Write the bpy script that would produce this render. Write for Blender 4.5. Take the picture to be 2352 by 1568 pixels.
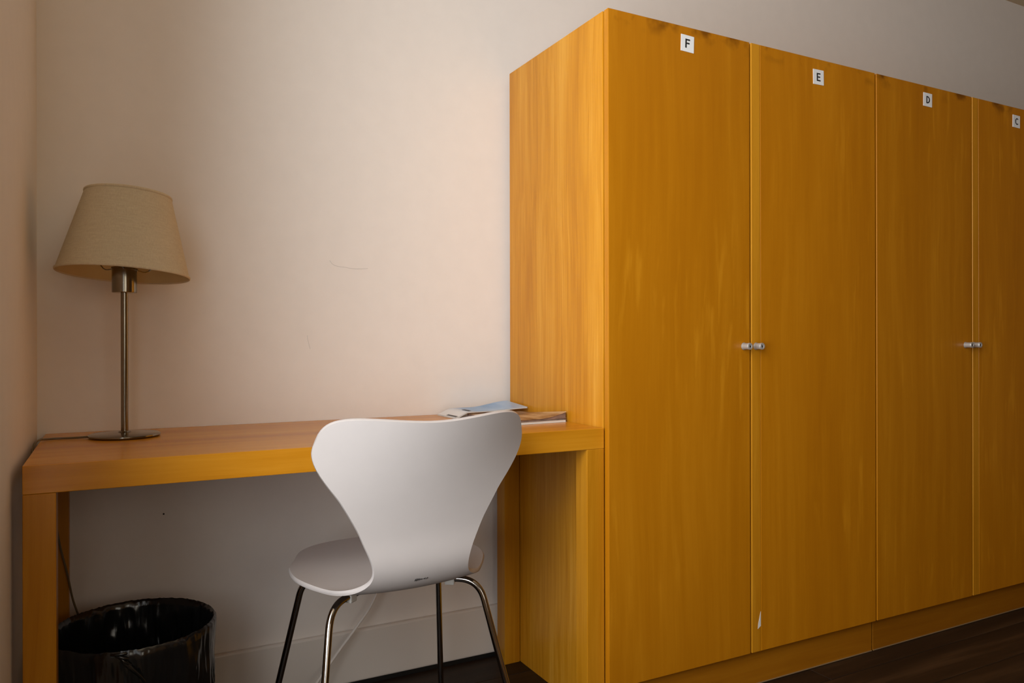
import bpy, bmesh, math, random
from mathutils import Vector, Matrix, noise

# ------------------------------------------------------------------ scene reset
for o in list(bpy.data.objects):
    bpy.data.objects.remove(o)
scene = bpy.context.scene
COL = scene.collection
R = math.radians

# ------------------------------------------------------------------ camera, world, light, exposure
F_PX, YAW, CAM_H, V0, ROLL = 1748.68, 0.4845, 0.9527, 785.25, -0.0019
cam_d = bpy.data.cameras.new('camera')
cam_d.sensor_width = 36.0
cam_d.sensor_fit = 'HORIZONTAL'
cam_d.lens = F_PX / 2352 * 36.0
cam_d.shift_y = (V0 - 784.0) / 2352
cam_d.clip_start = 0.02
cam = bpy.data.objects.new('camera', cam_d)
COL.objects.link(cam)
cam.matrix_world = (Matrix.Translation((0, 0, CAM_H)) @ Matrix.Rotation(-YAW, 4, 'Z')
                    @ Matrix.Rotation(R(90), 4, 'X') @ Matrix.Rotation(ROLL, 4, 'Z'))
scene.camera = cam

world = bpy.data.worlds.new('world')
scene.world = world
world.use_nodes = True
bg = world.node_tree.nodes['Background']
bg.inputs['Color'].default_value = (0.85, 0.92, 1.0, 1)
bg.inputs['Strength'].default_value = 0.6

# room measures (metres)
XL, XR, YB, YF, ZC = -0.1534, 5.60, 2.0864, -3.20, 2.556
WALL_T = 0.18
WY0, WY1, WZ0, WZ1 = -0.20, 1.18, 0.50, 2.53       # window opening in the left wall

wl = bpy.data.lights.new('window_daylight', 'AREA')
wl.shape = 'RECTANGLE'
wl.size = WZ1 - WZ0
wl.size_y = WY1 - WY0
wl.energy = 75
wl.spread = R(151)
wl.color = (0.95, 0.95, 1.0)
wlo = bpy.data.objects.new('window_daylight', wl)
COL.objects.link(wlo)
wlo.location = (XL - WALL_T - 0.004, (WY0 + WY1) / 2, (WZ0 + WZ1) / 2)
wlo.rotation_euler = (0, R(-90), 0)

# added fill light behind the camera, set in an unseen made-up window
VX0, VX1, VZ0, VZ1 = 0.10, 1.50, 0.85, 2.35
wl2 = bpy.data.lights.new('rear_fill_light', 'AREA')
wl2.shape = 'RECTANGLE'
wl2.size = VX1 - VX0
wl2.size_y = VZ1 - VZ0
wl2.energy = 13
wl2.color = (1.0, 0.84, 0.66)
fill_lo = bpy.data.objects.new('rear_fill_light', wl2)
COL.objects.link(fill_lo)
fill_lo.location = ((VX0 + VX1) / 2, YF - 0.125, (VZ0 + VZ1) / 2)
fill_lo.rotation_euler = (R(90), 0, 0)

vs = scene.view_settings
vs.view_transform = 'Standard'
vs.look = 'None'
vs.exposure = 0.0
vs.gamma = 1.0
vs.use_curve_mapping = False

# ------------------------------------------------------------------ helpers
def new_obj(name, bm, mats, parent=None, loc=(0, 0, 0), smooth=False, rot=None):
    me = bpy.data.meshes.new(name)
    bmesh.ops.recalc_face_normals(bm, faces=bm.faces)
    if smooth:
        for f in bm.faces:
            f.smooth = True
    bm.to_mesh(me)
    bm.free()
    for m in (mats if isinstance(mats, (list, tuple)) else [mats]):
        me.materials.append(m)
    o = bpy.data.objects.new(name, me)
    COL.objects.link(o)
    o.parent = parent
    o.location = loc
    if rot:
        o.rotation_euler = rot
    return o

def tag(o, label=None, cat=None, group=None, kind=None):
    if label: o['label'] = label
    if cat: o['category'] = cat
    if group: o['group'] = group
    if kind: o['kind'] = kind
    return o

def thing(name, label, cat, loc=(0, 0, 0), rz=0.0, group=None):
    o = bpy.data.objects.new(name, None)
    o.empty_display_size = 0.05
    COL.objects.link(o)
    o.location = loc
    o.rotation_euler = (0, 0, rz)
    return tag(o, label, cat, group)

def add_box(bm, x0, x1, y0, y1, z0, z1, mi=0):
    v = [bm.verts.new((x, y, z)) for x in (x0, x1) for y in (y0, y1) for z in (z0, z1)]
    fs = []
    for idx in ((0, 1, 3, 2), (4, 6, 7, 5), (0, 4, 5, 1), (2, 3, 7, 6), (0, 2, 6, 4), (1, 5, 7, 3)):
        f = bm.faces.new([v[i] for i in idx])
        f.material_index = mi
        fs.append(f)
    return fs

def box(x0, x1, y0, y1, z0, z1, bev=0.0, seg=2):
    bm = bmesh.new()
    add_box(bm, x0, x1, y0, y1, z0, z1)
    if bev:
        bmesh.ops.recalc_face_normals(bm, faces=bm.faces)
        bmesh.ops.bevel(bm, geom=list(bm.edges), offset=bev, segments=seg, affect='EDGES', profile=0.5)
    return bm

def catmull(pts, n=8):
    pts = [Vector(p) for p in pts]
    P = [2 * pts[0] - pts[1]] + pts + [2 * pts[-1] - pts[-2]]
    out = []
    for i in range(1, len(P) - 2):
        a, b, c, d = P[i - 1], P[i], P[i + 1], P[i + 2]
        for k in range(n):
            t = k / n
            out.append(0.5 * (2 * b + (c - a) * t + (2 * a - 5 * b + 4 * c - d) * t * t + (3 * b - a - 3 * c + d) * t ** 3))
    out.append(P[-2].copy())
    return out

def add_tube(bm, path, r, seg=10, cap=True, mi=0):
    path = [Vector(p) for p in path]
    rad = r if isinstance(r, (list, tuple)) else [r] * len(path)
    t0 = (path[1] - path[0]).normalized()
    ref = Vector((0, 0, 1)) if abs(t0.z) < 0.9 else Vector((1, 0, 0))
    u = t0.cross(ref).normalized()
    rings = []
    for i, p in enumerate(path):
        a = path[max(0, i - 1)]
        b = path[min(len(path) - 1, i + 1)]
        t = (b - a).normalized()
        u = (u - t * u.dot(t)).normalized()
        w = t.cross(u)
        rings.append([bm.verts.new(p + (u * math.cos(2 * math.pi * k / seg) + w * math.sin(2 * math.pi * k / seg)) * rad[i]) for k in range(seg)])
    for a, b in zip(rings, rings[1:]):
        for k in range(seg):
            f = bm.faces.new((a[k], a[(k + 1) % seg], b[(k + 1) % seg], b[k]))
            f.material_index = mi
    if cap:
        bm.faces.new(rings[0][::-1]).material_index = mi
        bm.faces.new(rings[-1]).material_index = mi

def add_lathe(bm, prof, seg=48, closed=False, mi=0, center=(0, 0)):
    """prof: list of (r, z); r == 0 closes to a pole"""
    rings = []
    for r, z in prof:
        if r < 1e-6:
            rings.append([bm.verts.new((center[0], center[1], z))])
        else:
            rings.append([bm.verts.new((center[0] + r * math.cos(2 * math.pi * k / seg), center[1] + r * math.sin(2 * math.pi * k / seg), z)) for k in range(seg)])
    pairs = list(zip(rings, rings[1:]))
    if closed:
        pairs.append((rings[-1], rings[0]))
    for a, b in pairs:
        for k in range(seg):
            k2 = (k + 1) % seg
            if len(a) == 1:
                f = bm.faces.new((a[0], b[k2], b[k]))
            elif len(b) == 1:
                f = bm.faces.new((a[k], a[k2], b[0]))
            else:
                f = bm.faces.new((a[k], a[k2], b[k2], b[k]))
            f.material_index = mi

def auto_smooth(o, ang=35):
    for p in o.data.polygons:
        p.use_smooth = True
    o.data.set_sharp_from_angle(angle=R(ang))
    return o

# ------------------------------------------------------------------ materials
class NT:
    def __init__(self, name):
        self.m = bpy.data.materials.new(name)
        self.m.use_nodes = True
        self.t = self.m.node_tree
        self.b = self.t.nodes['Principled BSDF']
        self.out = self.t.nodes['Material Output']
    def n(self, kind, **kw):
        nd = self.t.nodes.new(kind)
        for k, v in kw.items():
            if hasattr(nd, k) and k not in nd.inputs:
                setattr(nd, k, v)
            else:
                nd.inputs[k].default_value = v
        return nd
    def l(self, a, b):
        self.t.links.new(a, b)

def ramp(nt, fac, stops):
    r = nt.n('ShaderNodeValToRGB')
    el = r.color_ramp.elements
    while len(el) < len(stops):
        el.new(0.5)
    for e, (p, c) in zip(el, stops):
        e.position = p
        e.color = (*c, 1)
    nt.l(fac, r.inputs['Fac'])
    return r.outputs['Color']

def simple(name, col, rough=0.5, metal=0.0, bump=0.0, bscale=200, var=0.0, spec=0.5):
    nt = NT(name)
    nt.b.inputs['Base Color'].default_value = (*col, 1)
    nt.b.inputs['Roughness'].default_value = rough
    nt.b.inputs['Metallic'].default_value = metal
    nt.b.inputs['Specular IOR Level'].default_value = spec
    tc = nt.n('ShaderNodeTexCoord')
    if var:
        nz = nt.n('ShaderNodeTexNoise', Scale=bscale * 0.05, Detail=4.0)
        nt.l(tc.outputs['Object'], nz.inputs['Vector'])
        lo = tuple(c * (1 - var) for c in col)
        hi = tuple(min(1, c * (1 + var)) for c in col)
        nt.l(ramp(nt, nz.outputs['Fac'], [(0.3, lo), (0.7, hi)]), nt.b.inputs['Base Color'])
    if bump:
        nz = nt.n('ShaderNodeTexNoise', Scale=bscale, Detail=3.0)
        nt.l(tc.outputs['Object'], nz.inputs['Vector'])
        bp = nt.n('ShaderNodeBump', Strength=bump, Distance=0.002)
        nt.l(nz.outputs['Fac'], bp.inputs['Height'])
        nt.l(bp.outputs['Normal'], nt.b.inputs['Normal'])
    return nt.m

def wood(name, axis, dark, mid, light, rough=0.36, fleck=0.0, stain=False, scale=1.0, finew=0.20, broadw=0.55):
    """veneer with the grain along one object axis"""
    nt = NT(name)
    tc = nt.n('ShaderNodeTexCoord')
    oi = nt.n('ShaderNodeObjectInfo')
    off = nt.n('ShaderNodeVectorMath', operation='MULTIPLY_ADD')
    cmb = nt.n('ShaderNodeCombineXYZ')
    for k in 'XYZ':
        nt.l(oi.outputs['Random'], cmb.inputs[k])
    nt.l(cmb.outputs[0], off.inputs[0])
    off.inputs[1].default_value = (17.3, 11.1, 7.7)
    nt.l(tc.outputs['Object'], off.inputs[2])
    # warp
    wn = nt.n('ShaderNodeTexNoise', Scale=1.3 * scale, Detail=2.0)
    nt.l(off.outputs[0], wn.inputs['Vector'])
    wv = nt.n('ShaderNodeVectorMath', operation='MULTIPLY_ADD')
    nt.l(wn.outputs['Color'], wv.inputs[0])
    wv.inputs[1].default_value = (0.05, 0.05, 0.05)
    nt.l(off.outputs[0], wv.inputs[2])
    def mapped(along, across):
        mp = nt.n('ShaderNodeMapping')
        s = [across] * 3
        s[axis] = along
        mp.inputs['Scale'].default_value = s
        nt.l(wv.outputs[0], mp.inputs['Vector'])
        return mp.outputs[0]
    fine = nt.n('ShaderNodeTexNoise', Scale=1.0, Detail=5.0, Roughness=0.65)
    nt.l(mapped(2.0 * scale, 170 * scale), fine.inputs['Vector'])
    broad = nt.n('ShaderNodeTexNoise', Scale=1.0, Detail=4.0, Roughness=0.5)
    nt.l(mapped(0.9 * scale, 13 * scale), broad.inputs['Vector'])
    mid_n = nt.n('ShaderNodeTexNoise', Scale=1.0, Detail=3.0, Roughness=0.5)
    nt.l(mapped(3.0 * scale, 46 * scale), mid_n.inputs['Vector'])
    a = nt.n('ShaderNodeMath', operation='MULTIPLY_ADD')
    nt.l(broad.outputs['Fac'], a.inputs[0]); a.inputs[1].default_value = broadw
    b = nt.n('ShaderNodeMath', operation='MULTIPLY')
    nt.l(mid_n.outputs['Fac'], b.inputs[0]); b.inputs[1].default_value = 0.25
    nt.l(b.outputs[0], a.inputs[2])
    c = nt.n('ShaderNodeMath', operation='MULTIPLY_ADD')
    nt.l(fine.outputs['Fac'], c.inputs[0]); c.inputs[1].default_value = finew
    nt.l(a.outputs[0], c.inputs[2])
    fac = c.outputs[0]
    if fleck:
        # cross-grain figure (feathery flecks)
        fn = nt.n('ShaderNodeTexNoise', Scale=1.0, Detail=2.0, Roughness=0.55, Distortion=0.15)
        nt.l(mapped(5.0, 42.0), fn.inputs['Vector'])
        pn = nt.n('ShaderNodeTexNoise', Scale=2.2, Detail=1.0)
        nt.l(off.outputs[0], pn.inputs['Vector'])
        mr = nt.n('ShaderNodeMapRange')
        mr.inputs['From Min'].default_value = 0.56; mr.inputs['From Max'].default_value = 0.72
        nt.l(fn.outputs['Fac'], mr.inputs['Value'])
        mr2 = nt.n('ShaderNodeMapRange')
        mr2.inputs['From Min'].default_value = 0.40; mr2.inputs['From Max'].default_value = 0.62
        nt.l(pn.outputs['Fac'], mr2.inputs['Value'])
        mm = nt.n('ShaderNodeMath', operation='MULTIPLY')
        nt.l(mr.outputs[0], mm.inputs[0]); nt.l(mr2.outputs[0], mm.inputs[1])
        ad = nt.n('ShaderNodeMath', operation='MULTIPLY_ADD')
        nt.l(mm.outputs[0], ad.inputs[0]); ad.inputs[1].default_value = fleck
        nt.l(fac, ad.inputs[2])
        fac = ad.outputs[0]
    lo, hi = (0.30, 0.74) if fleck else (0.36, 0.66)
    col = ramp(nt, fac, [(lo, dark), (0.50, mid), (hi, light)])
    # small tone difference between pieces
    hs = nt.n('ShaderNodeHueSaturation')
    mr = nt.n('ShaderNodeMapRange')
    mr.inputs['To Min'].default_value = 0.92; mr.inputs['To Max'].default_value = 1.06
    nt.l(oi.outputs['Random'], mr.inputs['Value'])
    nt.l(mr.outputs[0], hs.inputs['Value'])
    nt.l(col, hs.inputs['Color'])
    col = hs.outputs['Color']
    if stain:
        # greasy finger marks along the top edge of the doors (object z = 0 at the top edge)
        sx = nt.n('ShaderNodeSeparateXYZ')
        nt.l(tc.outputs['Object'], sx.inputs[0])
        m1 = nt.n('ShaderNodeMapRange')
        m1.inputs['From Min'].default_value = -0.045; m1.inputs['From Max'].default_value = 0.0
        nt.l(sx.outputs['Z'], m1.inputs['Value'])
        sn = nt.n('ShaderNodeTexNoise', Scale=14.0, Detail=3.0)
        nt.l(off.outputs[0], sn.inputs['Vector'])
        m2 = nt.n('ShaderNodeMapRange')
        m2.inputs['From Min'].default_value = 0.52; m2.inputs['From Max'].default_value = 0.66
        nt.l(sn.outputs['Fac'], m2.inputs['Value'])
        mu = nt.n('ShaderNodeMath', operation='MULTIPLY')
        nt.l(m1.outputs[0], mu.inputs[0]); nt.l(m2.outputs[0], mu.inputs[1])
        mx = nt.n('ShaderNodeMix', data_type='RGBA')
        nt.l(mu.outputs[0], mx.inputs['Factor'])
        nt.l(col, mx.inputs[6])
        mx.inputs[7].default_value = (dark[0] * 0.35, dark[1] * 0.3, dark[2] * 0.3, 1)
        col = mx.outputs[2]
    nt.l(col, nt.b.inputs['Base Color'])
    nt.b.inputs['Roughness'].default_value = rough
    nt.b.inputs['Specular IOR Level'].default_value = 0.32
    bp = nt.n('ShaderNodeBump', Strength=0.06, Distance=0.001)
    nt.l(fine.outputs['Fac'], bp.inputs['Height'])
    nt.l(bp.outputs['Normal'], nt.b.inputs['Normal'])
    return nt.m

WD, WM, WLT = (0.415, 0.139, 0.002), (0.472, 0.168, 0.003), (0.56, 0.218, 0.007)
M = {}
M['door'] = wood('veneer_door', 2, WD, WM, WLT, 0.34, fleck=0.24, stain=True)
M['wood_v'] = wood('veneer_upright', 2, (0.45, 0.165, 0.004), (0.56, 0.228, 0.009), (0.67, 0.315, 0.032), 0.34, finew=0.40, broadw=0.36)
M['wood_leg'] = wood('veneer_leg', 2, (0.40, 0.145, 0.003), (0.47, 0.182, 0.005), (0.56, 0.24, 0.012), 0.36, finew=0.3)
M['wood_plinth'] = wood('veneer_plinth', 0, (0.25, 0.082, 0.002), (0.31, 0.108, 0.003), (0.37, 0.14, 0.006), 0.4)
M['wood_h'] = wood('veneer_lengthwise', 0, (0.42, 0.145, 0.004), (0.54, 0.212, 0.008), (0.63, 0.275, 0.02), 0.26)
M['plank'] = wood('dark_floor_wood', 0, (0.010, 0.0045, 0.002), (0.020, 0.0095, 0.004), (0.055, 0.027, 0.011), 0.50)
M['subfloor'] = simple('subfloor', (0.02, 0.012, 0.008), 0.8, bump=0.1)
M['wall'] = simple('wall_paint', (0.84, 0.782, 0.728), 0.62, bump=0.05, bscale=420, var=0.012, spec=0.3)
M['wall_tan'] = simple('wall_paint_tan', (0.74, 0.40, 0.14), 0.7, bump=0.05, bscale=420, var=0.012, spec=0.3)
M['wall_brown'] = simple('wall_paint_brown', (0.26, 0.15, 0.07), 0.7, bump=0.05, bscale=420, var=0.012, spec=0.3)
M['ceiling'] = simple('ceiling_paint', (0.62, 0.47, 0.30), 0.8, bump=0.05, bscale=300)
M['trim'] = simple('trim_paint', (0.78, 0.72, 0.655), 0.42, bump=0.03, bscale=90, var=0.02)
M['white_shell'] = simple('chair_white_lacquer', (0.565, 0.51, 0.485), 0.38, bump=0.02, bscale=500, var=0.01)
M['chrome'] = simple('chrome', (0.38, 0.365, 0.35), 0.07, 1.0, var=0.03)
M['nickel'] = simple('brushed_nickel', (0.25, 0.225, 0.185), 0.13, 1.0, bump=0.03, bscale=900, var=0.04)
M['lock'] = simple('lock_metal', (0.50, 0.47, 0.44), 0.42, 0.5, var=0.05)
M['black'] = simple('black_plastic', (0.008, 0.008, 0.008), 0.45, bump=0.05)
M['rubber'] = simple('black_rubber', (0.012, 0.012, 0.012), 0.7, bump=0.05)
def film():
    nt = NT('black_bag_film')
    nt.b.inputs['Base Color'].default_value = (0.009, 0.0095, 0.010, 1)
    nt.b.inputs['Roughness'].default_value = 0.17
    nt.b.inputs['Specular IOR Level'].default_value = 0.7
    tc = nt.n('ShaderNodeTexCoord')
    mp = nt.n('ShaderNodeMapping'); mp.inputs['Scale'].default_value = (1, 1, 0.45)
    nt.l(tc.outputs['Object'], mp.inputs['Vector'])
    n1 = nt.n('ShaderNodeTexNoise', Scale=26.0, Detail=3.0, Roughness=0.55, Distortion=0.8)
    n1.noise_type = 'RIDGED_MULTIFRACTAL'
    nt.l(mp.outputs[0], n1.inputs['Vector'])
    bp = nt.n('ShaderNodeBump', Strength=0.55, Distance=0.004)
    nt.l(n1.outputs['Fac'], bp.inputs['Height'])
    nt.l(bp.outputs['Normal'], nt.b.inputs['Normal'])
    return nt.m
M['bag'] = film()
M['sign_white'] = simple('sign_white', (0.80, 0.80, 0.80), 0.4, var=0.02)
M['sign_black'] = simple('sign_black', (0.015, 0.015, 0.018), 0.4, var=0.05)
M['sealant'] = simple('sealant', (0.22, 0.14, 0.07), 0.4, var=0.05)
M['clear_plastic'] = simple('clear_plastic', (0.62, 0.60, 0.56), 0.25, var=0.03)
M['cable_white'] = simple('cable_white', (0.80, 0.74, 0.68), 0.45, var=0.04)
M['cord_clear'] = simple('cord_brown', (0.14, 0.10, 0.05), 0.14, var=0.05)
M['paper'] = simple('paper_white', (0.72, 0.70, 0.66), 0.6, bump=0.03, var=0.03)
M['window_white'] = simple('window_white', (0.80, 0.79, 0.77), 0.4, bump=0.02, var=0.01)

def fabric():
    nt = NT('linen_shade')
    tc = nt.n('ShaderNodeTexCoord')
    w1 = nt.n('ShaderNodeTexNoise', Scale=1.0, Detail=2.0)
    mp = nt.n('ShaderNodeMapping'); mp.inputs['Scale'].default_value = (40, 40, 900)
    nt.l(tc.outputs['Object'], mp.inputs['Vector']); nt.l(mp.outputs[0], w1.inputs['Vector'])
    w2 = nt.n('ShaderNodeTexNoise', Scale=1.0, Detail=2.0)
    mp2 = nt.n('ShaderNodeMapping'); mp2.inputs['Scale'].default_value = (700, 700, 30)
    nt.l(tc.outputs['Object'], mp2.inputs['Vector']); nt.l(mp2.outputs[0], w2.inputs['Vector'])
    ad = nt.n('ShaderNodeMath', operation='ADD')
    nt.l(w1.outputs['Fac'], ad.inputs[0]); nt.l(w2.outputs['Fac'], ad.inputs[1])
    hf = nt.n('ShaderNodeMath', operation='MULTIPLY'); hf.inputs[1].default_value = 0.5
    nt.l(ad.outputs[0], hf.inputs[0])
    col = ramp(nt, hf.outputs[0], [(0.35, (0.70, 0.58, 0.39)), (0.65, (0.82, 0.71, 0.50))])
    nt.l(col, nt.b.inputs['Base Color'])
    nt.b.inputs['Roughness'].default_value = 0.85
    nt.b.inputs['Specular IOR Level'].default_value = 0.15
    tr = nt.n('ShaderNodeBsdfTranslucent'); nt.l(col, tr.inputs['Color'])
    mx = nt.n('ShaderNodeMixShader'); mx.inputs['Fac'].default_value = 0.25
    nt.l(nt.b.outputs[0], mx.inputs[1]); nt.l(tr.outputs[0], mx.inputs[2])
    nt.l(mx.outputs[0], nt.out.inputs['Surface'])
    bp = nt.n('ShaderNodeBump', Strength=0.15, Distance=0.001)
    nt.l(hf.outputs[0], bp.inputs['Height']); nt.l(bp.outputs['Normal'], nt.b.inputs['Normal'])
    return nt.m
M['shade'] = fabric()
M['shade_in'] = simple('shade_lining', (0.62, 0.46, 0.22), 0.7, var=0.05)

def glass():
    nt = NT('window_glass')
    tr = nt.n('ShaderNodeBsdfTransparent'); tr.inputs['Color'].default_value = (0.95, 0.97, 0.96, 1)
    gl = nt.n('ShaderNodeBsdfGlossy'); gl.inputs['Roughness'].default_value = 0.02
    mx = nt.n('ShaderNodeMixShader'); mx.inputs['Fac'].default_value = 0.05
    nt.l(tr.outputs[0], mx.inputs[1]); nt.l(gl.outputs[0], mx.inputs[2])
    nt.l(mx.outputs[0], nt.out.inputs['Surface'])
    return nt.m
M['glass'] = glass()

def printed(name, c1, c2, c3, sc=(9, 7, 9)):
    """printed magazine cover: soft photographic blotches"""
    nt = NT(name)
    tc = nt.n('ShaderNodeTexCoord')
    mp = nt.n('ShaderNodeMapping'); mp.inputs['Scale'].default_value = sc
    nt.l(tc.outputs['Object'], mp.inputs['Vector'])
    nz = nt.n('ShaderNodeTexNoise', Scale=1.0, Detail=5.0, Roughness=0.6)
    nt.l(mp.outputs[0], nz.inputs['Vector'])
    nt.l(ramp(nt, nz.outputs['Fac'], [(0.36, c1), (0.50, c2), (0.64, c3)]), nt.b.inputs['Base Color'])
    nt.b.inputs['Roughness'].default_value = 0.3
    return nt.m
def blue_cover():
    nt = NT('cover_blue')
    tc = nt.n('ShaderNodeTexCoord')
    mp = nt.n('ShaderNodeMapping'); mp.inputs['Scale'].default_value = (12, 4, 9)
    nt.l(tc.outputs['Object'], mp.inputs['Vector'])
    nz = nt.n('ShaderNodeTexNoise', Scale=1.0, Detail=4.0)
    nt.l(mp.outputs[0], nz.inputs['Vector'])
    c = ramp(nt, nz.outputs['Fac'], [(0.36, (0.16, 0.36, 0.66)), (0.50, (0.27, 0.47, 0.76)), (0.70, (0.55, 0.68, 0.85))])
    sx = nt.n('ShaderNodeSeparateXYZ'); nt.l(tc.outputs['Object'], sx.inputs[0])
    mr = nt.n('ShaderNodeMapRange')
    mr.inputs['From Min'].default_value = -0.085; mr.inputs['From Max'].default_value = -0.045
    nt.l(sx.outputs['X'], mr.inputs['Value'])
    mx = nt.n('ShaderNodeMix', data_type='RGBA')
    nt.l(mr.outputs[0], mx.inputs['Factor'])
    mx.inputs[6].default_value = (0.74, 0.74, 0.74, 1)
    nt.l(c, mx.inputs[7])
    nt.l(mx.outputs[2], nt.b.inputs['Base Color'])
    nt.b.inputs['Roughness'].default_value = 0.3
    return nt.m
M['print_blue'] = blue_cover()
M['paper_dark'] = simple('page_edges_dark', (0.20, 0.13, 0.10), 0.6, bump=0.1, bscale=900, var=0.35)
M['print_brown'] = printed('cover_brown', (0.07, 0.03, 0.015), (0.32, 0.17, 0.08), (0.60, 0.42, 0.25), (16, 9, 9))

# ------------------------------------------------------------------ the room
def struct(name, bm, mat, **kw):
    return tag(new_obj(name, bm, mat, **kw), kind='structure')

T = 0.12
bm = bmesh.new(); add_box(bm, XL - WALL_T, XR + T, YF - T, YB + T, -0.12, -0.0135)
floor = struct('floor', bm, M['subfloor'])
struct('ceiling', box(XL - WALL_T, XR + T, YF - T, YB + T, ZC, ZC + 0.12), M['ceiling'])
wall_back = struct('wall_back', box(XL, XR, YB, YB + T, -0.0135, ZC), M['wall'])
bm = bmesh.new()
add_box(bm, XL, VX0, YF - T, YF, -0.0135, ZC)
add_box(bm, VX1, XR, YF - T, YF, -0.0135, ZC)
add_box(bm, VX0, VX1, YF - T, YF, -0.0135, VZ0)
add_box(bm, VX0, VX1, YF - T, YF, VZ1, ZC)
struct('wall_front', bm, M['wall_tan'])
struct('wall_right', box(XR, XR + T, YF - T, YB + T, -0.0135, ZC), M['wall_brown'])
bm = bmesh.new()
add_box(bm, XL - WALL_T, XL, YF - T, WY0, -0.0135, ZC)
add_box(bm, XL - WALL_T, XL, WY1, YB + T, -0.0135, ZC)
add_box(bm, XL - WALL_T, XL, WY0, WY1, -0.0135, WZ0)
add_box(bm, XL - WALL_T, XL, WY0, WY1, WZ1, ZC)
struct('wall_left', bm, M['wall'])

# window in the left wall (it lights the room)
win = thing('window_1', None, None, (XL - WALL_T + 0.022, (WY0 + WY1) / 2, WZ0))
tag(win, kind='structure')
hw, hh, fw = (WY1 - WY0) / 2, WZ1 - WZ0, 0.035
bm = bmesh.new()
add_box(bm, -0.018, 0.018, -hw, -hw + fw, 0, hh); add_box(bm, -0.018, 0.018, hw - fw, hw, 0, hh)
add_box(bm, -0.018, 0.018, -hw + fw, hw - fw, 0, fw); add_box(bm, -0.018, 0.018, -hw + fw, hw - fw, hh - fw, hh)
new_obj('window_frame', bm, M['window_white'], win)
new_obj('mullion', box(-0.016, 0.016, -hw + fw, hw - fw, hh * 0.72 - 0.016, hh * 0.72 + 0.016, 0.003), M['window_white'], win)
for z0, z1 in ((fw, hh * 0.72 - 0.016), (hh * 0.72 + 0.016, hh - fw)):
    new_obj('pane', box(-0.003, 0.003, -hw + fw, hw - fw, z0, z1), M['glass'], win)
new_obj('window_sill', box(0.018, WALL_T - 0.022, -hw, hw, 0, 0.018, 0.004), M['window_white'], win)

fill_win = thing('added_fill_window', None, None, ((VX0 + VX1) / 2, YF - T + 0.03, VZ0))  # made-up window, added to house the rear fill light
tag(fill_win, kind='structure')
hx, hz = (VX1 - VX0) / 2, VZ1 - VZ0
bm = bmesh.new()
add_box(bm, -hx, -hx + fw, -0.018, 0.018, 0, hz); add_box(bm, hx - fw, hx, -0.018, 0.018, 0, hz)
add_box(bm, -hx + fw, hx - fw, -0.018, 0.018, 0, fw); add_box(bm, -hx + fw, hx - fw, -0.018, 0.018, hz - fw, hz)
new_obj('window_frame', bm, M['window_white'], fill_win)
new_obj('mullion', box(-0.02, 0.02, -0.016, 0.016, fw, hz - fw, 0.003), M['window_white'], fill_win)
for x0, x1 in ((-hx + fw, -0.02), (0.02, hx - fw)):
    new_obj('pane', box(x0, x1, -0.003, 0.003, fw, hz - fw), M['glass'], fill_win)

# floor boards, running along the back wall
random.seed(4)
PW = 0.15
y = YB - 0.004
protos = {}
row = 0
while y > YF + 0.01:
    y0 = max(y - PW, YF)
    x = XL + 0.002
    first = random.uniform(0.25, 1.2)
    while x < XR - 0.01:
        L = first if x < XL + 0.01 else 1.55
        x1 = min(x + L, XR)
        key = (round(x1 - x, 3), round(y - y0, 3))
        if key not in protos:
            bm = box(-(x1 - x) / 2, (x1 - x) / 2 - 0.0015, -(y - y0) / 2, (y - y0) / 2 - 0.0018, -0.013, 0, 0.0012, 1)
            o = new_obj('plank', bm, M['plank'], floor)
            protos[key] = o.data
        else:
            o = bpy.data.objects.new('plank', protos[key])
            COL.objects.link(o); o.parent = floor
        o.location = ((x + x1) / 2, (y + y0) / 2, 0)
        x = x1
    y = y0
    row += 1

def baseboard(name, x0, x1, y0, y1):
    """painted skirting standing just off the boards"""
    bm = box(x0, x1, y0, y1, 0.012, 0.155, 0.006, 3)
    return struct(name, bm, M['trim'])
baseboard('baseboard_back', XL + 0.001, XR, YB - 0.018, YB)
baseboard('baseboard_left', XL, XL + 0.013, YF, YB - 0.018)
struct('trim_1', box(XL + 0.001, XR, YB - 0.016, YB - 0.003, 0.0003, 0.0118), M['black'])

# ------------------------------------------------------------------ wardrobes
Y_DOOR, Y_CARC, Y_BACK, Z_TOP, Z_DB = 1.5427, 1.5650, 2.0635, 1.7727, 0.0975
DT_ = 0.018

def letter_quads(ch):
    """strokes of a capital letter in a unit box (x right, z up)"""
    t = 0.20
    q = []
    def rect(x0, x1, z0, z1):
        q.append([(x0, z0), (x1, z0), (x1, z1), (x0, z1)])
    def arc(cx, cz, rx, rz, a0, a1, n=12):
        for i in range(n):
            b0, b1 = R(a0 + (a1 - a0) * i / n), R(a0 + (a1 - a0) * (i + 1) / n)
            q.append([(cx + rx * math.cos(b0), cz + rz * math.sin(b0)), (cx + rx * math.cos(b1), cz + rz * math.sin(b1)),
                      (cx + (rx - t) * math.cos(b1), cz + (rz - t * 0.8) * math.sin(b1)), (cx + (rx - t) * math.cos(b0), cz + (rz - t * 0.8) * math.sin(b0))])
    if ch == 'F':
        rect(0, t, 0, 1); rect(t, 0.66, 0.84, 1); rect(t, 0.60, 0.44, 0.60)
    elif ch == 'E':
        rect(0, t, 0, 1); rect(t, 0.66, 0.84, 1); rect(t, 0.60, 0.43, 0.59); rect(t, 0.66, 0, 0.16)
    elif ch == 'D':
        rect(0, t, 0, 1); arc(t, 0.5, 0.56, 0.5, -90, 90)
    elif ch == 'C':
        arc(0.46, 0.5, 0.46, 0.5, 48, 312, 18)
    return q

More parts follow.
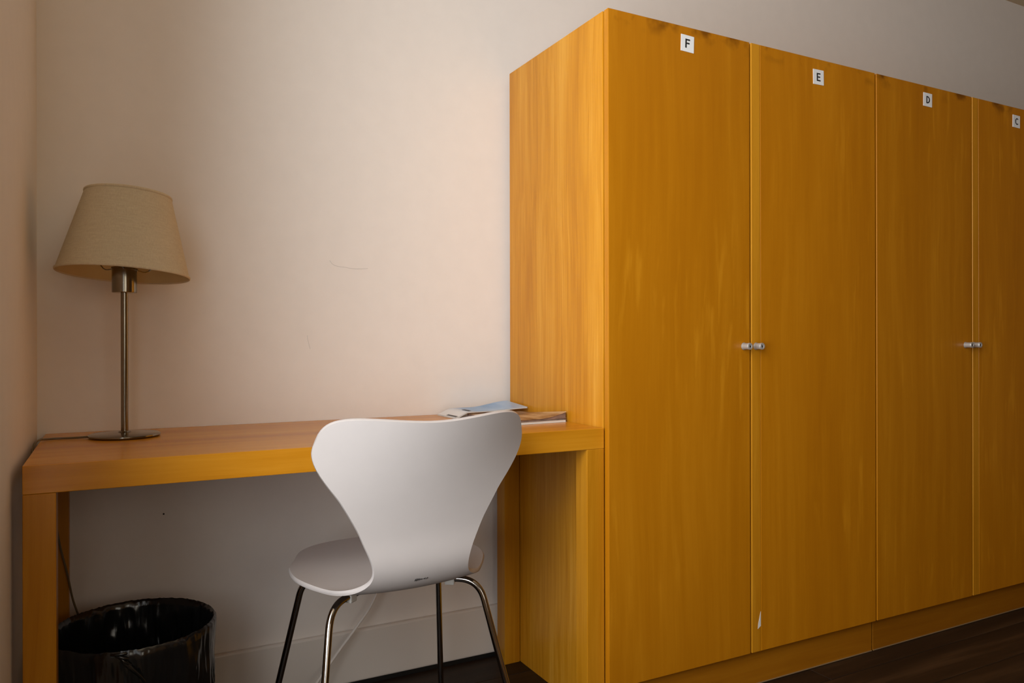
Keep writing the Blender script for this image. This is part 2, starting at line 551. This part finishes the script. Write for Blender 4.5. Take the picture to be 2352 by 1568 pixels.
def sign(parent, ch, x, z, tilt=0.0):
    s, h = 0.0215, 0.0215
    bm = bmesh.new()
    add_box(bm, -s, s, -0.0012, 0, -h, h)
    lh = 0.0235
    qs = letter_quads(ch)
    for q in qs:
        vs_ = [bm.verts.new(((px - 0.33) * lh, -0.00155, (pz - 0.5) * lh)) for px, pz in q]
        bm.faces.new(vs_).material_index = 1
        vb = [bm.verts.new(((px - 0.33) * lh, -0.0012, (pz - 0.5) * lh)) for px, pz in q]
        for i in range(4):
            bm.faces.new((vs_[i], vb[i], vb[(i + 1) % 4], vs_[(i + 1) % 4])).material_index = 1
    o = new_obj('letter_sign', bm, [M['sign_white'], M['sign_black']], parent, (x, -DT_ / 2, z), rot=(0, tilt, 0))
    o['label'] = 'white square sign with a black letter ' + ch
    return o

def lock(parent, x, y, z):
    """round cam lock: flange, barrel and a face with a keyhole"""
    bm = bmesh.new()
    pr = [(0.0, 0.0005), (0.0100, 0.0005), (0.0100, 0.0020), (0.0086, 0.0026), (0.0086, 0.0190), (0.0092, 0.0196),
          (0.0092, 0.0235), (0.0086, 0.0245), (0.0052, 0.0245), (0.0050, 0.0238)]
    add_lathe(bm, pr, 28)
    add_lathe(bm, [(0.0050, 0.0238), (0.0, 0.0238)], 28)
    # keyhole
    n0 = len(bm.faces)
    add_lathe(bm, [(0.0, 0.0241), (0.0024, 0.0241), (0.0024, 0.0236)], 14, mi=1)
    add_box(bm, -0.0009, 0.0009, -0.0048, 0.0, 0.0236, 0.0242, mi=1)
    bmesh.ops.rotate(bm, verts=bm.verts, cent=(0, 0, 0), matrix=Matrix.Rotation(R(90), 3, 'X'))
    o = new_obj('lock', bm, [M['lock'], M['sign_black']], parent, (x, y, z))
    o['label'] = 'round silver cam lock with keyhole'
    return auto_smooth(o)

def wardrobe(x0, doors, label, first):
    """doors: two of (x_left, x_right, letter, sign_x, sign_z, lock_x, lock on door?)"""
    xa, xb = doors[0][0], doors[1][1]
    xe = xb + 0.002
    t = thing('wardrobe', label, 'wardrobe', (x0, Y_CARC, 0), 0, 'lettered wooden wardrobes along the wall')
    dep = Y_BACK - Y_CARC
    W = xe - x0
    new_obj('side_panel', box(0, 0.018, 0, dep, 0, Z_TOP, 0.0012), M['wood_v'], t)
    new_obj('side_panel', box(W - 0.018, W, 0, dep, 0, Z_TOP, 0.0012), M['wood_v'], t)
    new_obj('top_panel', box(0.0185, W - 0.0185, 0, dep, Z_TOP - 0.020, Z_TOP - 0.001, 0.001), M['wood_h'], t)
    new_obj('bottom_panel', box(0.0185, W - 0.0185, 0, dep - 0.007, Z_DB + 0.003, Z_DB + 0.021, 0.001), M['wood_h'], t)
    new_obj('back_panel', box(0.0185, W - 0.0185, dep - 0.006, dep, Z_DB + 0.022, Z_TOP - 0.021), M['wood_v'], t)
    xs0, xs1 = doors[0][1], doors[1][0]
    new_obj('divider', box((xs0 + xs1) / 2 - x0 - 0.017, (xs0 + xs1) / 2 - x0 + 0.017, 0.0015, dep - 0.007, Z_DB + 0.022, Z_TOP - 0.021, 0.001), M['wood_v'], t)
    st = new_obj('stile', box(-(xs1 - xs0) / 2 + 0.0065, (xs1 - xs0) / 2 - 0.0009, -DT_ / 2, DT_ / 2, -(Z_TOP - Z_DB), 0, 0.0012), M['wood_leg'], t,
                 ((xs0 + xs1) / 2 - x0, Y_DOOR + DT_ / 2 - Y_CARC, Z_TOP))
    # plinth, set back behind the door fronts
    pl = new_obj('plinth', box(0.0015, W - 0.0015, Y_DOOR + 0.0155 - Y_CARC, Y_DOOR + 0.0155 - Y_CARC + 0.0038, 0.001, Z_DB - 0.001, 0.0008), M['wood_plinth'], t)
    bm = bmesh.new()
    add_tube(bm, [(0.003, Y_DOOR + 0.0145 - Y_CARC, 0.0022), (W - 0.003, Y_DOOR + 0.0145 - Y_CARC, 0.0022)], 0.0018, 6)
    new_obj('sealant_bead', bm, M['sealant'], pl)
    for i, (dx0, dx1, ch, sx, sz, lx) in enumerate(doors):
        cx = (dx0 + dx1) / 2
        d = new_obj('door', box(-(dx1 - dx0) / 2, (dx1 - dx0) / 2, -DT_ / 2, DT_ / 2, -(Z_TOP - Z_DB), 0, 0.0012), M['door'], t,
                    (cx - x0, Y_DOOR + DT_ / 2 - Y_CARC, Z_TOP))
        sign(d, ch, sx - cx, sz - Z_TOP, (0.03, -0.02, 0.015, 0.02)['FEDC'.index(ch)])
        if i == 0:
            lock(d, lx - cx, -DT_ / 2, 0.940 - Z_TOP)
        else:
            lock(st, lx - (xs0 + xs1) / 2, -DT_ / 2, 0.940 - Z_TOP)
    if first:
        # chipped veneer on the right edge of the stile
        w = (xs1 - xs0) / 2
        bm = bmesh.new()
        tri = [(w - 0.0024, -1.565), (w - 0.0024, -1.605), (w - 0.013, -1.612), (w - 0.0115, -1.598)]
        a = [bm.verts.new((px, -DT_ / 2 - 0.0006, pz)) for px, pz in tri]
        b = [bm.verts.new((px, -DT_ / 2 + 0.0002, pz)) for px, pz in tri]
        bm.faces.new(a); bm.faces.new(b[::-1])
        for k in range(4):
            bm.faces.new((a[k], b[k], b[(k + 1) % 4], a[(k + 1) % 4]))
        c = new_obj('veneer_chip', bm, M['paper'], st)
        c['label'] = 'pale torn chip on the stile edge'
    return t

XS = 1.0789
wardrobe(XS, [(1.0800, 1.5490, 'F', 1.330, 1.729, 1.526), (1.5894, 2.0680, 'E', 1.8195, 1.720, 1.571)],
         'honey-brown wooden wardrobe with doors lettered F and E beside the desk', True)
wardrobe(2.0725, [(2.0755, 2.5560, 'D', 2.323, 1.728, 2.520), (2.5960, 3.0750, 'C', 2.817, 1.7243, 2.566)],
         'honey-brown wooden wardrobe with doors lettered D and C', False)

# ------------------------------------------------------------------ desk
DX0, DX1, DY0, DY1, DZ, DTH = -0.1366, 1.0770, 1.5585, 2.0670, 0.740, 0.0505
desk = thing('desk', 'long honey-brown wooden desk with square legs against the wall', 'desk', (DX0, DY0, 0))
DW, DD = DX1 - DX0, DY1 - DY0
new_obj('tabletop', box(0, DW, 0, DD + 0.0185, DZ - DTH, DZ, 0.0012), M['wood_h'], desk)
for lx in (0, DW - 0.0505):
    for ly in (0, DD - 0.068):
        new_obj('leg', box(0, 0.0505, 0, 0.0505, -(DZ - DTH), 0, 0.0015), M['wood_leg'], desk, (lx, ly, DZ - DTH - 0.0002))

# ------------------------------------------------------------------ chair
CP = dict(cx=0.5588, cy=1.4675, cz=0.4695, rot=0.0486, af=14.4269, as0=1.2129, as1=5.7124, lb=15.5835, l0=10.3058, l1=19.2075,
          l2=14.6467, Ls=0.3999, Lb=0.3613, w0=0.1808, w1=0.212, w2=0.21, w3=0.1649, ww=0.1071, sw=0.0106, w5=0.1282,
          w6=0.1682, w7=0.2272, w8=0.2231, rT=0.1006, pT=2.3185, qT=2.6685, ks=0.2133, km=0.4053, kb=0.9795, dip=0.0358)

def hermite(xs, ys, x):
    n = len(xs)
    m = []
    for i in range(n):
        if i == 0: m.append((ys[1] - ys[0]) / (xs[1] - xs[0]))
        elif i == n - 1: m.append((ys[-1] - ys[-2]) / (xs[-1] - xs[-2]))
        else:
            h0, h1 = xs[i] - xs[i - 1], xs[i + 1] - xs[i]
            m.append((h0 * h0 * ys[i + 1] + (h1 * h1 - h0 * h0) * ys[i] - h1 * h1 * ys[i - 1]) / (h0 * h1 * (h0 + h1)))
    i = 0
    while i < n - 2 and x > xs[i + 1]:
        i += 1
    h = xs[i + 1] - xs[i]
    t = (x - xs[i]) / h
    return ((2 * t ** 3 - 3 * t * t + 1) * ys[i] + (t ** 3 - 2 * t * t + t) * h * m[i]
            + (-2 * t ** 3 + 3 * t * t) * ys[i + 1] + (t ** 3 - t * t) * h * m[i + 1])

_g = [-0.47 + i * 0.0025 for i in range(377)]
_phi = [R(-hermite([-.47, -.40, -.30, -.15, -.07, .0, .06, .12, .25, .47],
        [CP['af'], CP['af'] * .6, CP['as0'], CP['as1'], CP['as1'] - 8, -52, -90 + CP['lb'] - 14, -90 + CP['l0'], -90 + CP['l1'], -90 + CP['l2']], s)) for s in _g]
_py, _pz = [0.0], [0.0]
for i in range(1, len(_g)):
    _py.append(_py[-1] - (math.cos(_phi[i]) + math.cos(_phi[i - 1])) / 2 * 0.0025)
    _pz.append(_pz[-1] + (math.sin(_phi[i]) + math.sin(_phi[i - 1])) / 2 * 0.0025)
_i0 = 188
_y0, _z0 = _py[_i0], _pz[_i0]

def prof(s):
    f = min(max((s + 0.47) / 0.0025, 0), 375.999)
    i = int(f); t = f - i
    ph = _phi[i] * (1 - t) + _phi[i + 1] * t
    return (_py[i] * (1 - t) + _py[i + 1] * t - _y0, _pz[i] * (1 - t) + _pz[i + 1] * t - _z0, math.sin(ph), math.cos(ph))

def shell_w(s):
    sf, sT = -CP['Ls'], CP['Lb']
    W = hermite([sf, sf + .10, -.22, -.13, -.06, CP['sw'], .10, .17, .25, sT - .09, sT],
                [CP['w0'], CP['w0'], CP['w1'], CP['w2'], CP['w3'], CP['ww'], CP['w5'], CP['w6'], CP['w7'], CP['w8'], CP['w8']], s)
    d = min(max((sT - s) / CP['rT'], 0), 1)
    c1 = (1 - (1 - d) ** CP['pT']) ** (1 / CP['qT'])
    d = min(max((s - sf) / .13, 0), 1)
    c2 = (1 - (1 - d) ** 2.4) ** (1 / 2.4)
    return W * c1 * c2

def shell_pt(s, t):
    w = shell_w(s)
    g = min(max((s - .12) / .2, 0), 1); g = g * g * (3 - 2 * g)
    a = w * t
    s2 = s + CP['dip'] * g * ((abs(a) / .2) ** 2 - .5)
    y, z, ny, nz = prof(s2)
    k = hermite([-.45, -.25, -.1, .0, .1, .3, .45], [CP['ks'], CP['ks'], CP['km'], CP['km'], CP['km'], CP['kb'], CP['kb']], s2)
    off = k * a * a
    return Vector((a, y + ny * off, z + nz * off + CP['cz']))

chair = thing('plywood_chair', 'white moulded plywood chair with waisted back and chrome legs at the desk', 'chair', (CP['cx'], CP['cy'], 0), CP['rot'])
sf, sT = -CP['Ls'], CP['Lb']
NS, NTR = 100, 44
def shell_uncapped(s):
    return hermite([sf, sf + .10, -.22, -.13, -.06, CP['sw'], .10, .17, .25, sT - .09, sT],
                   [CP['w0'], CP['w0'], CP['w1'], CP['w2'], CP['w3'], CP['ww'], CP['w5'], CP['w6'], CP['w7'], CP['w8'], CP['w8']], s)
def shell_a(s, a):
    """point of the shell at arclength s and sideways distance a"""
    g = min(max((s - .12) / .2, 0), 1); g = g * g * (3 - 2 * g)
    s2 = s + CP['dip'] * g * ((abs(a) / .2) ** 2 - .5)
    y, z, ny, nz = prof(s2)
    k = hermite([-.45, -.25, -.1, .0, .1, .3, .45], [CP['ks'], CP['ks'], CP['km'], CP['km'], CP['km'], CP['kb'], CP['kb']], s2)
    off = k * a * a
    return Vector((a, y + ny * off, z + nz * off + CP['cz']))
grid = [[None] * (NTR + 1) for _ in range(NS + 1)]
for j in range(NTR + 1):
    t = math.sin(math.pi / 2 * (-1 + 2 * j / NTR) * 0.985) / math.sin(math.pi / 2 * 0.985)
    ta = min(abs(t), 1.0)
    s_hi = sT - CP['rT'] * (1 - max(0.0, 1 - ta ** CP['qT']) ** (1 / CP['pT']))
    s_lo = sf + 0.13 * (1 - max(0.0, 1 - ta ** 2.4) ** (1 / 2.4))
    for i in range(NS + 1):
        s_ = s_lo + (s_hi - s_lo) * i / NS
        grid[i][j] = shell_a(s_, shell_uncapped(s_) * t)
S = list(range(NS + 1))
def gnorm(i, j):
    a = grid[min(i + 1, len(S) - 1)][j] - grid[max(i - 1, 0)][j]
    b = grid[i][min(j + 1, NTR)] - grid[i][max(j - 1, 0)]
    n = b.cross(a)
    return n.normalized() if n.length > 1e-12 else Vector((0, 0, 1))
TH = 0.0048
bm = bmesh.new()
up = [[bm.verts.new(grid[i][j] - gnorm(i, j) * TH) for j in range(NTR + 1)] for i in range(len(S))]
dn = [[bm.verts.new(grid[i][j] + gnorm(i, j) * TH) for j in range(NTR + 1)] for i in range(len(S))]
for L in (up, dn):
    for i in range(len(S) - 1):
        for j in range(NTR):
            bm.faces.new((L[i][j], L[i][j + 1], L[i + 1][j + 1], L[i + 1][j]))
ring = [(0, j) for j in range(NTR + 1)] + [(i, NTR) for i in range(1, len(S))] + [(len(S) - 1, j) for j in range(NTR - 1, -1, -1)] + [(i, 0) for i in range(len(S) - 2, 0, -1)]
cen = [grid[i][j] for i, j in ring]
mid = []
for k, (i, j) in enumerate(ring):
    tan = (cen[(k + 1) % len(ring)] - cen[k - 1]).normalized()
    out = tan.cross(gnorm(i, j)).normalized()
    inner = grid[min(max(i, 14), NS - 14)][NTR // 2]
    if out.dot(cen[k] - inner) < 0: out = -out
    mid.append(bm.verts.new(cen[k] + out * 0.0022))
for k in range(len(ring)):
    k2 = (k + 1) % len(ring)
    (i, j), (i2, j2) = ring[k], ring[k2]
    bm.faces.new((up[i][j], up[i2][j2], mid[k2], mid[k]))
    bm.faces.new((mid[k], mid[k2], dn[i2][j2], dn[i][j]))
shell = auto_smooth(new_obj('shell', bm, M['white_shell'], chair), 50)

# maker's stamp low on the back: tiny illegible strokes
bm = bmesh.new()
random.seed(11)
def back_pt(a, s):
    w = shell_w(s)
    p = shell_pt(s, a / w)
    y, z, ny, nz = prof(s)
    return p - Vector((0, ny, nz)) * (TH + 0.0004)
sx = -0.014
for k in range(9):
    ln = random.uniform(0.002, 0.005) if k > 3 else random.uniform(0.004, 0.008)
    tilt = random.uniform(-0.0012, 0.0018)
    add_tube(bm, [back_pt(sx, 0.004 - ln / 2), back_pt(sx + tilt, 0.004 + ln / 2)], 0.0006 if k < 4 else 0.0004, 5)
    add_tube(bm, [back_pt(sx, 0.004 - tilt), back_pt(sx + 0.0032, 0.0045)], 0.0005 if k < 4 else 0.0003, 5)
    sx += 0.0032
st = new_obj('maker_stamp', bm, M['sign_black'], shell)
st['label'] = 'tiny black stamped mark low on the back'

# chrome legs
LEG_R = 0.0074
hub = Vector((0, 0.175, 0.428))
legs = {  # knee, foot (chair local)
    'rl': ((-0.168, 0.060, 0.425), (-0.238, -0.050, 0.0)),
    'rr': ((0.168, 0.060, 0.425), (0.238, -0.050, 0.0)),
    'fl': ((-0.165, 0.270, 0.428), (-0.228, 0.385, 0.0)),
    'fr': ((0.165, 0.270, 0.428), (0.228, 0.385, 0.0)),
}
for nm, (kn, ft) in legs.items():
    kn, ft = Vector(kn), Vector(ft)
    start = hub + (kn - hub) * 0.16
    d1 = (kn - start).normalized(); d2 = (ft - kn).normalized()
    rb = 0.046
    path = [start, start + (kn - d1 * rb - start) * 0.5]
    a, b, c = kn - d1 * rb, kn, kn + d2 * rb
    for i in range(11):
        t = i / 10
        path.append(a * (1 - t) ** 2 + b * 2 * t * (1 - t) + c * t * t)
    end = ft + Vector((0, 0, 0.012)) - d2 * 0.0
    path.append(c.lerp(end, 0.5)); path.append(end)
    bm = bmesh.new(); add_tube(bm, path, LEG_R, 16)
    lg = auto_smooth(new_obj('leg', bm, M['chrome'], chair), 40)
    bm = bmesh.new()
    add_tube(bm, [end - d2 * 0.022, Vector((ft.x, ft.y, 0.002)), Vector((ft.x, ft.y, 0.0003))], [0.0092, 0.0098, 0.0085], 14)
    auto_smooth(new_obj('foot_cap', bm, M['rubber'], lg), 40)
    # plastic spacer between tube and shell
    m = start.lerp(kn, 0.62)
    sp = box(-0.009, 0.009, -0.011, 0.011, -0.013, 0.011, 0.003)
    o = new_obj('spacer', sp, M['clear_plastic'], lg, m, rot=(0, 0, math.atan2(d1.y, d1.x) + math.pi / 2))
bm = bmesh.new()
add_lathe(bm, [(0, 0.4205), (0.034, 0.4205), (0.040, 0.424), (0.040, 0.436), (0, 0.436)], 28, center=(0, 0.175))
auto_smooth(new_obj('mounting_hub', bm, M['chrome'], chair), 40)
for dx in (-0.02, 0.02):
    for dy in (0.155, 0.195):
        bm = bmesh.new(); add_tube(bm, [(dx, dy, 0.434), (dx, dy, 0.446)], 0.006, 10)
        new_obj('mounting_bolt', bm, M['rubber'], chair)

# ------------------------------------------------------------------ lamp
LX, LY = 0.0266, 1.9340
lamp = thing('table_lamp', 'table lamp with tilted beige linen shade and brushed metal stem on the desk', 'lamp', (LX, LY, DZ + 0.0003))
bm = bmesh.new()
add_lathe(bm, [(0, 0.0), (0.066, 0.0), (0.0725, 0.0015), (0.0745, 0.0040), (0.0740, 0.0062), (0.070, 0.0080), (0.040, 0.0098), (0.014, 0.0110), (0.011, 0.0135), (0, 0.0135)], 64)
auto_smooth(new_obj('base', bm, M['nickel'], lamp), 30)
bm = bmesh.new(); add_lathe(bm, [(0, 0.012), (0.0078, 0.012), (0.0078, 0.326), (0, 0.326)], 28)
auto_smooth(new_obj('stem', bm, M['nickel'], lamp), 30)
bm = bmesh.new(); add_lathe(bm, [(0, 0.3255), (0.0250, 0.3255), (0.0258, 0.3268), (0.0258, 0.3790), (0.0250, 0.3800), (0, 0.3800)], 40)
auto_smooth(new_obj('lamp_socket', bm, M['nickel'], lamp), 30)
piv = Vector((0, 0, 0.376))
rotm = Matrix.Rotation(R(3.2), 4, Vector((0.12, 0.99, 0)).normalized()) @ Matrix.Rotation(R(-3.5), 4, 'X')
def shade_space(o):
    o.matrix_local = Matrix.Translation(piv) @ rotm
    return o
RB, RT, SH = 0.1365, 0.0895, 0.180
SZ0 = -0.008
bm = bmesh.new()
n = 10
prof_o = [(RB + (RT - RB) * i / n, SZ0 + SH * i / n) for i in range(n + 1)]
add_lathe(bm, prof_o, 72)
for f in bm.faces: f.material_index = 0
prof_i = [(r - 0.0016, z) for r, z in prof_o]
bm2_start = len(bm.faces)
add_lathe(bm, [prof_o[-1]] + prof_i[::-1] + [prof_o[0]], 72, mi=1)
bmesh.ops.remove_doubles(bm, verts=bm.verts, dist=1e-5)
shade = shade_space(auto_smooth(new_obj('lamp_shade', bm, [M['shade'], M['shade_in']], lamp), 40))
for (rr, zz, nm) in ((RB, SZ0, 'bottom_rim'), (RT, SZ0 + SH, 'top_rim')):
    bm = bmesh.new()
    seg = 72
    pr = [(rr + 0.0004 + 0.0015 * math.cos(a), zz + 0.0032 * math.sin(a)) for a in [2 * math.pi * k / 8 for k in range(8)]]
    add_lathe(bm, pr, seg, closed=True)
    auto_smooth(new_obj(nm, bm, M['shade'], shade), 60)
# wire carrier inside the shade and a bulb
bm = bmesh.new()
for k in range(3):
    a = 2 * math.pi * k / 3 + 0.4
    add_tube(bm, catmull([(0.024 * math.cos(a), 0.024 * math.sin(a), 0.003), (0.06 * math.cos(a), 0.06 * math.sin(a), 0.012), ((RT + 0.012) * math.cos(a), (RT + 0.012) * math.sin(a), SZ0 + SH - 0.060)], 6), 0.0013, 6)
add_lathe(bm, [(0.0240, 0.001), (0.0275, 0.001), (0.0275, 0.005), (0.0240, 0.005)], 28, closed=True)
new_obj('shade_carrier', bm, M['nickel'], shade)
bm = bmesh.new()
add_lathe(bm, [(0, 0.380), (0.013, 0.380), (0.014, 0.405), (0.022, 0.425), (0.029, 0.448), (0.026, 0.468), (0.014, 0.480), (0, 0.483)], 24)
auto_smooth(new_obj('bulb', bm, M['sign_white'], lamp), 60)
# cord: over the desk to its left edge, then down in the gap by the wall
pts = [(-0.071, 0.0, 0.004), (-0.095, 0.004, 0.0028), (-0.125, 0.010, 0.0026), (-0.150, 0.004, 0.0030), (-0.1645, -0.022, 0.0042), (-0.1715, -0.050, -0.004),
       (-0.1722, -0.070, -0.03), (-0.1720, -0.040, -0.07), (-0.158, 0.020, -0.12), (-0.140, 0.048, -0.18), (-0.128, 0.052, -0.25), (-0.1160, 0.053, -0.305),
       (-0.1054, 0.054, -0.364), (-0.0966, 0.056, -0.397), (-0.080, 0.062, -0.46), (-0.065, 0.075, -0.60), (-0.05, 0.090, -0.715), (-0.02, 0.10, -0.7360)]
bm = bmesh.new(); add_tube(bm, catmull(pts, 8), 0.0024, 8)
auto_smooth(new_obj('power_cord', bm, M['cord_clear'], lamp), 60)

# white cable slanting down the wall under the desk
bm = bmesh.new()
cab = [(0.800, 2.040, 0.686), (0.795, 2.040, 0.60), (0.752, 2.040, 0.45), (0.690, 2.040, 0.327), (0.664, 2.040, 0.287), (0.631, 2.038, 0.226), (0.598, 2.036, 0.185), (0.560, 2.034, 0.142),
       (0.541, 2.032, 0.122), (0.515, 2.025, 0.095), (0.470, 2.010, 0.050), (0.43, 1.99, 0.008), (0.40, 1.98, 0.0038), (0.33, 1.97, 0.0034)]
add_tube(bm, catmull(cab, 8), 0.0040, 8)
tag(auto_smooth(new_obj('white_cable', bm, M['cable_white'], None), 60), 'white cable slanting down past the skirting under the desk', 'cable')

# ------------------------------------------------------------------ waste bin
BX, BY = 0.0414, 1.8090
binr = thing('waste_bin', 'round black waste bin lined with a shiny black bag under the desk', 'bin', (BX, BY, 0.0003))
BH, BR0, BR1 = 0.352, 0.138, 0.1620
bm = bmesh.new()
add_lathe(bm, [(0, 0.0), (BR0 - 0.004, 0.0), (BR0, 0.004), (BR1 - 0.002, BH - 0.006), (BR1 - 0.002, BH), (BR1 - 0.006, BH), (BR0 - 0.004, 0.006), (0, 0.006)], 64)
auto_smooth(new_obj('bin_body', bm, M['black'], binr), 40)
# bag: turned over the rim, creased inside and out
seg = 320
bm = bmesh.new()
rows = []
def ridge(x, y, z):
    return 1 - min(1, abs(noise.noise(Vector((x, y, z)))) * 2.6)
def crease(a, s, amp):
    """sharp-edged folds, mostly running up and down"""
    c, d = math.cos(a), math.sin(a)
    w = 0.35 * noise.noise(Vector((c * 3, d * 3, s * 1.5)))
    c2, d2 = math.cos(a + w * 0.25), math.sin(a + w * 0.25)
    return amp * (0.9 * ridge(c2 * 4.2, d2 * 4.2, s * 0.9) + 0.7 * ridge(c2 * 9.5, d2 * 9.5, s * 1.6 + 5)
                  + 0.4 * ridge(c2 * 19, d2 * 19, s * 3.0 + 9) + 0.9 * noise.noise(Vector((c * 6, d * 6, s * 3.0))))
profile_bag = []
for i in range(29):      # inside, from low to the rim
    t = i / 28
    profile_bag.append(('in', 0.060 + (BH - 0.060) * t, t))
profile_bag.append(('rim', BH + 0.004, 1.0))
for i in range(12):      # outside, rim to hem
    t = i / 11
    profile_bag.append(('out', BH - 0.001 - 0.150 * t, t))
for kind, z, t in profile_bag:
    r_at = BR0 + (BR1 - BR0) * z / BH
    ringv = []
    for k in range(seg):
        a = 2 * math.pi * k / seg
        if kind == 'in':
            amp = 0.0095 * (1 - t * 0.75)
            r = r_at - 0.0065 - 0.004 * (1 - t) - abs(crease(a, z * 9, amp)) * min(1, (1 - t) * 7 + 0.3)
            r = min(r, r_at - 0.0062 + 0.0)
            zz = z
        elif kind == 'rim':
            nn = noise.noise(Vector((math.cos(a) * 11, math.sin(a) * 11, 3)))
            r = r_at - 0.003 + 0.0016 * nn
            zz = z + 0.0022 * noise.noise(Vector((math.cos(a) * 5, math.sin(a) * 5, 3))) + 0.0014 * ridge(math.cos(a) * 14, math.sin(a) * 14, 1)
        else:
            amp = 0.0018 + 0.0045 * t
            r = r_at + 0.0008 + abs(crease(a, z * 5 + 7, amp)) * 0.8
            zz = z + (0.010 * noise.noise(Vector((math.cos(a) * 2, math.sin(a) * 2, 9))) * t)
        ringv.append(bm.verts.new((r * math.cos(a), r * math.sin(a), zz)))
    rows.append(ringv)
for a_, b_ in zip(rows, rows[1:]):
    for k in range(seg):
        bm.faces.new((a_[k], a_[(k + 1) % seg], b_[(k + 1) % seg], b_[k]))
ce = bm.verts.new((0, 0, 0.045))
for k in range(seg):
    bm.faces.new((ce, rows[0][(k + 1) % seg], rows[0][k]))
bag = auto_smooth(new_obj('bin_bag', bm, M['bag'], binr), 55)
bag['label'] = 'shiny creased black bin bag folded over the rim'
# gathered tuck of film at the front rim, seen as a fan of small folds
bm = bmesh.new()
tuck_a = R(-100)
for k in range(6):
    a0 = tuck_a + 0.035 * (k - 2.5)
    p = []
    for i in range(6):
        t = i / 5
        aa = a0 + 0.16 * t + 0.02 * math.sin(3 * t + k)
        zz = BH + 0.003 - 0.006 * k * t - 0.018 * t * (k / 5) - 0.003 * k
        r_at = BR0 + (BR1 - BR0) * zz / BH
        p.append(((r_at + 0.004 + 0.003 * math.sin(math.pi * t)) * math.cos(aa), (r_at + 0.004 + 0.003 * math.sin(math.pi * t)) * math.sin(aa), zz))
    add_tube(bm, catmull(p, 4), 0.0032, 7)
auto_smooth(new_obj('bag_tuck', bm, M['bag'], bag), 60)

# ------------------------------------------------------------------ magazines on the desk
def magazine(name, label, cx, cy, z, rz, w, l, th, curl, cover, group=None, pages='paper', bars=None):
    """cx, cy: centre; w along local x, l along local y; curl(u, v) lifts the sheet; pages between two covers"""
    t = thing(name, label, 'magazine', (cx, cy, z), rz, group)
    NU, NV = 18, 22
    def slab(z0, z1, grow, mats, nm, jag=0.0):
        bm = bmesh.new()
        lay = []
        for zi in (z0, z1):
            lay.append([[bm.verts.new(((u / NU - 0.5) * (w + grow), (v / NV - 0.5) * (l + grow), zi + curl(u / NU, v / NV, zi / th))) for v in range(NV + 1)] for u in range(NU + 1)])
        for L in lay:
            for u in range(NU):
                for v in range(NV):
                    bm.faces.new((L[u][v], L[u + 1][v], L[u + 1][v + 1], L[u][v + 1]))
        for u in range(NU):
            for v in (0, NV):
                bm.faces.new((lay[0][u][v], lay[0][u + 1][v], lay[1][u + 1][v], lay[1][u][v]))
        for v in range(NV):
            for u in (0, NU):
                bm.faces.new((lay[0][u][v], lay[0][u][v + 1], lay[1][u][v + 1], lay[1][u][v]))
        return auto_smooth(new_obj(nm, bm, mats, t), 40)
    slab(0.0, 0.0005, 0.0, M[pages], 'back_cover')
    slab(0.0006, th - 0.0006, -0.003, M[pages], 'page_block')
    cv = slab(th - 0.0005, th, 0.0, cover, 'front_cover')
    if bars:
        for (u0, u1, v0, v1) in bars:
            bm = bmesh.new()
            n = 6
            for i in range(n):
                q = []
                for (uu, vv) in ((u0, v0 + (v1 - v0) * i / n), (u1, v0 + (v1 - v0) * i / n), (u1, v0 + (v1 - v0) * (i + 1) / n), (u0, v0 + (v1 - v0) * (i + 1) / n)):
                    q.append(bm.verts.new(((uu - 0.5) * w, (vv - 0.5) * l, th + 0.0012 + curl(uu, vv, 1))))
                bm.faces.new(q)
            bmesh.ops.remove_doubles(bm, verts=bm.verts, dist=1e-6)
            new_obj('printed_bar', bm, M['sign_black'], cv)
    return t

def flat(u, v, k): return 0.0
def smooth(a, b, x):
    t = min(max((x - a) / (b - a), 0), 1)
    return t * t * (3 - 2 * t)
def curl_b(u, v, k):      # right front corner bends up
    e = max(0, u - 0.45) / 0.55
    f = max(0, 0.75 - v) / 0.75
    return 0.016 * e * e * f * (0.15 + 0.85 * k)
def curl_c(u, v, k):      # drapes from the desk up over the pile and lifts at the right
    return 0.0152 * smooth(0.0, 0.19, u) + 0.0150 * smooth(0.45, 1.0, u) * (0.35 + 0.65 * v)
G = 'magazines on the desk'
magazine('magazine', 'white-paged magazine at the bottom of the pile on the desk', 0.978, 1.838, DZ + 0.0004, R(2.5), 0.172, 0.240, 0.0060, flat, M['paper'], G)
magazine('magazine', 'brown-covered magazine with curled corner in the pile on the desk', 0.977, 1.838, DZ + 0.0068, R(4.0), 0.172, 0.238, 0.0055, curl_b, M['print_brown'], G, pages='paper_dark')
magazine('magazine', 'pale blue magazine with white end and black bars, draped over the pile', 0.955, 2.000, DZ + 0.0004, R(0.5), 0.230, 0.128, 0.0034, curl_c, M['print_blue'], G,
         bars=[(0.015, 0.045, 0.03, 0.55), (0.200, 0.250, 0.12, 0.48)])

# nail in the wall under the desk
bm = bmesh.new()
add_tube(bm, [(0, 0.004, 0), (0, -0.003, 0), (0, -0.0045, 0)], [0.0012, 0.0022, 0.0016], 8)
tag(new_obj('wall_nail', bm, M['rubber'], None, (0.1148, YB, 0.526)), 'tiny dark nail head in the wall under the desk', 'nail')

# faint pencil scratches on the plaster above the desk
M['scuff'] = simple('scuff_grey', (0.66, 0.62, 0.585), 0.8, var=0.05)
for pts in ([(0.532, 1.178), (0.540, 1.168), (0.553, 1.163), (0.575, 1.161), (0.600, 1.158), (0.640, 1.160)], [(0.470, 0.972), (0.473, 0.955), (0.478, 0.935)]):
    bm = bmesh.new()
    add_tube(bm, catmull([(x, YB - 0.0002, z) for x, z in pts], 4), 0.0006, 5)
    new_obj('scuff_mark', bm, M['scuff'], wall_back)
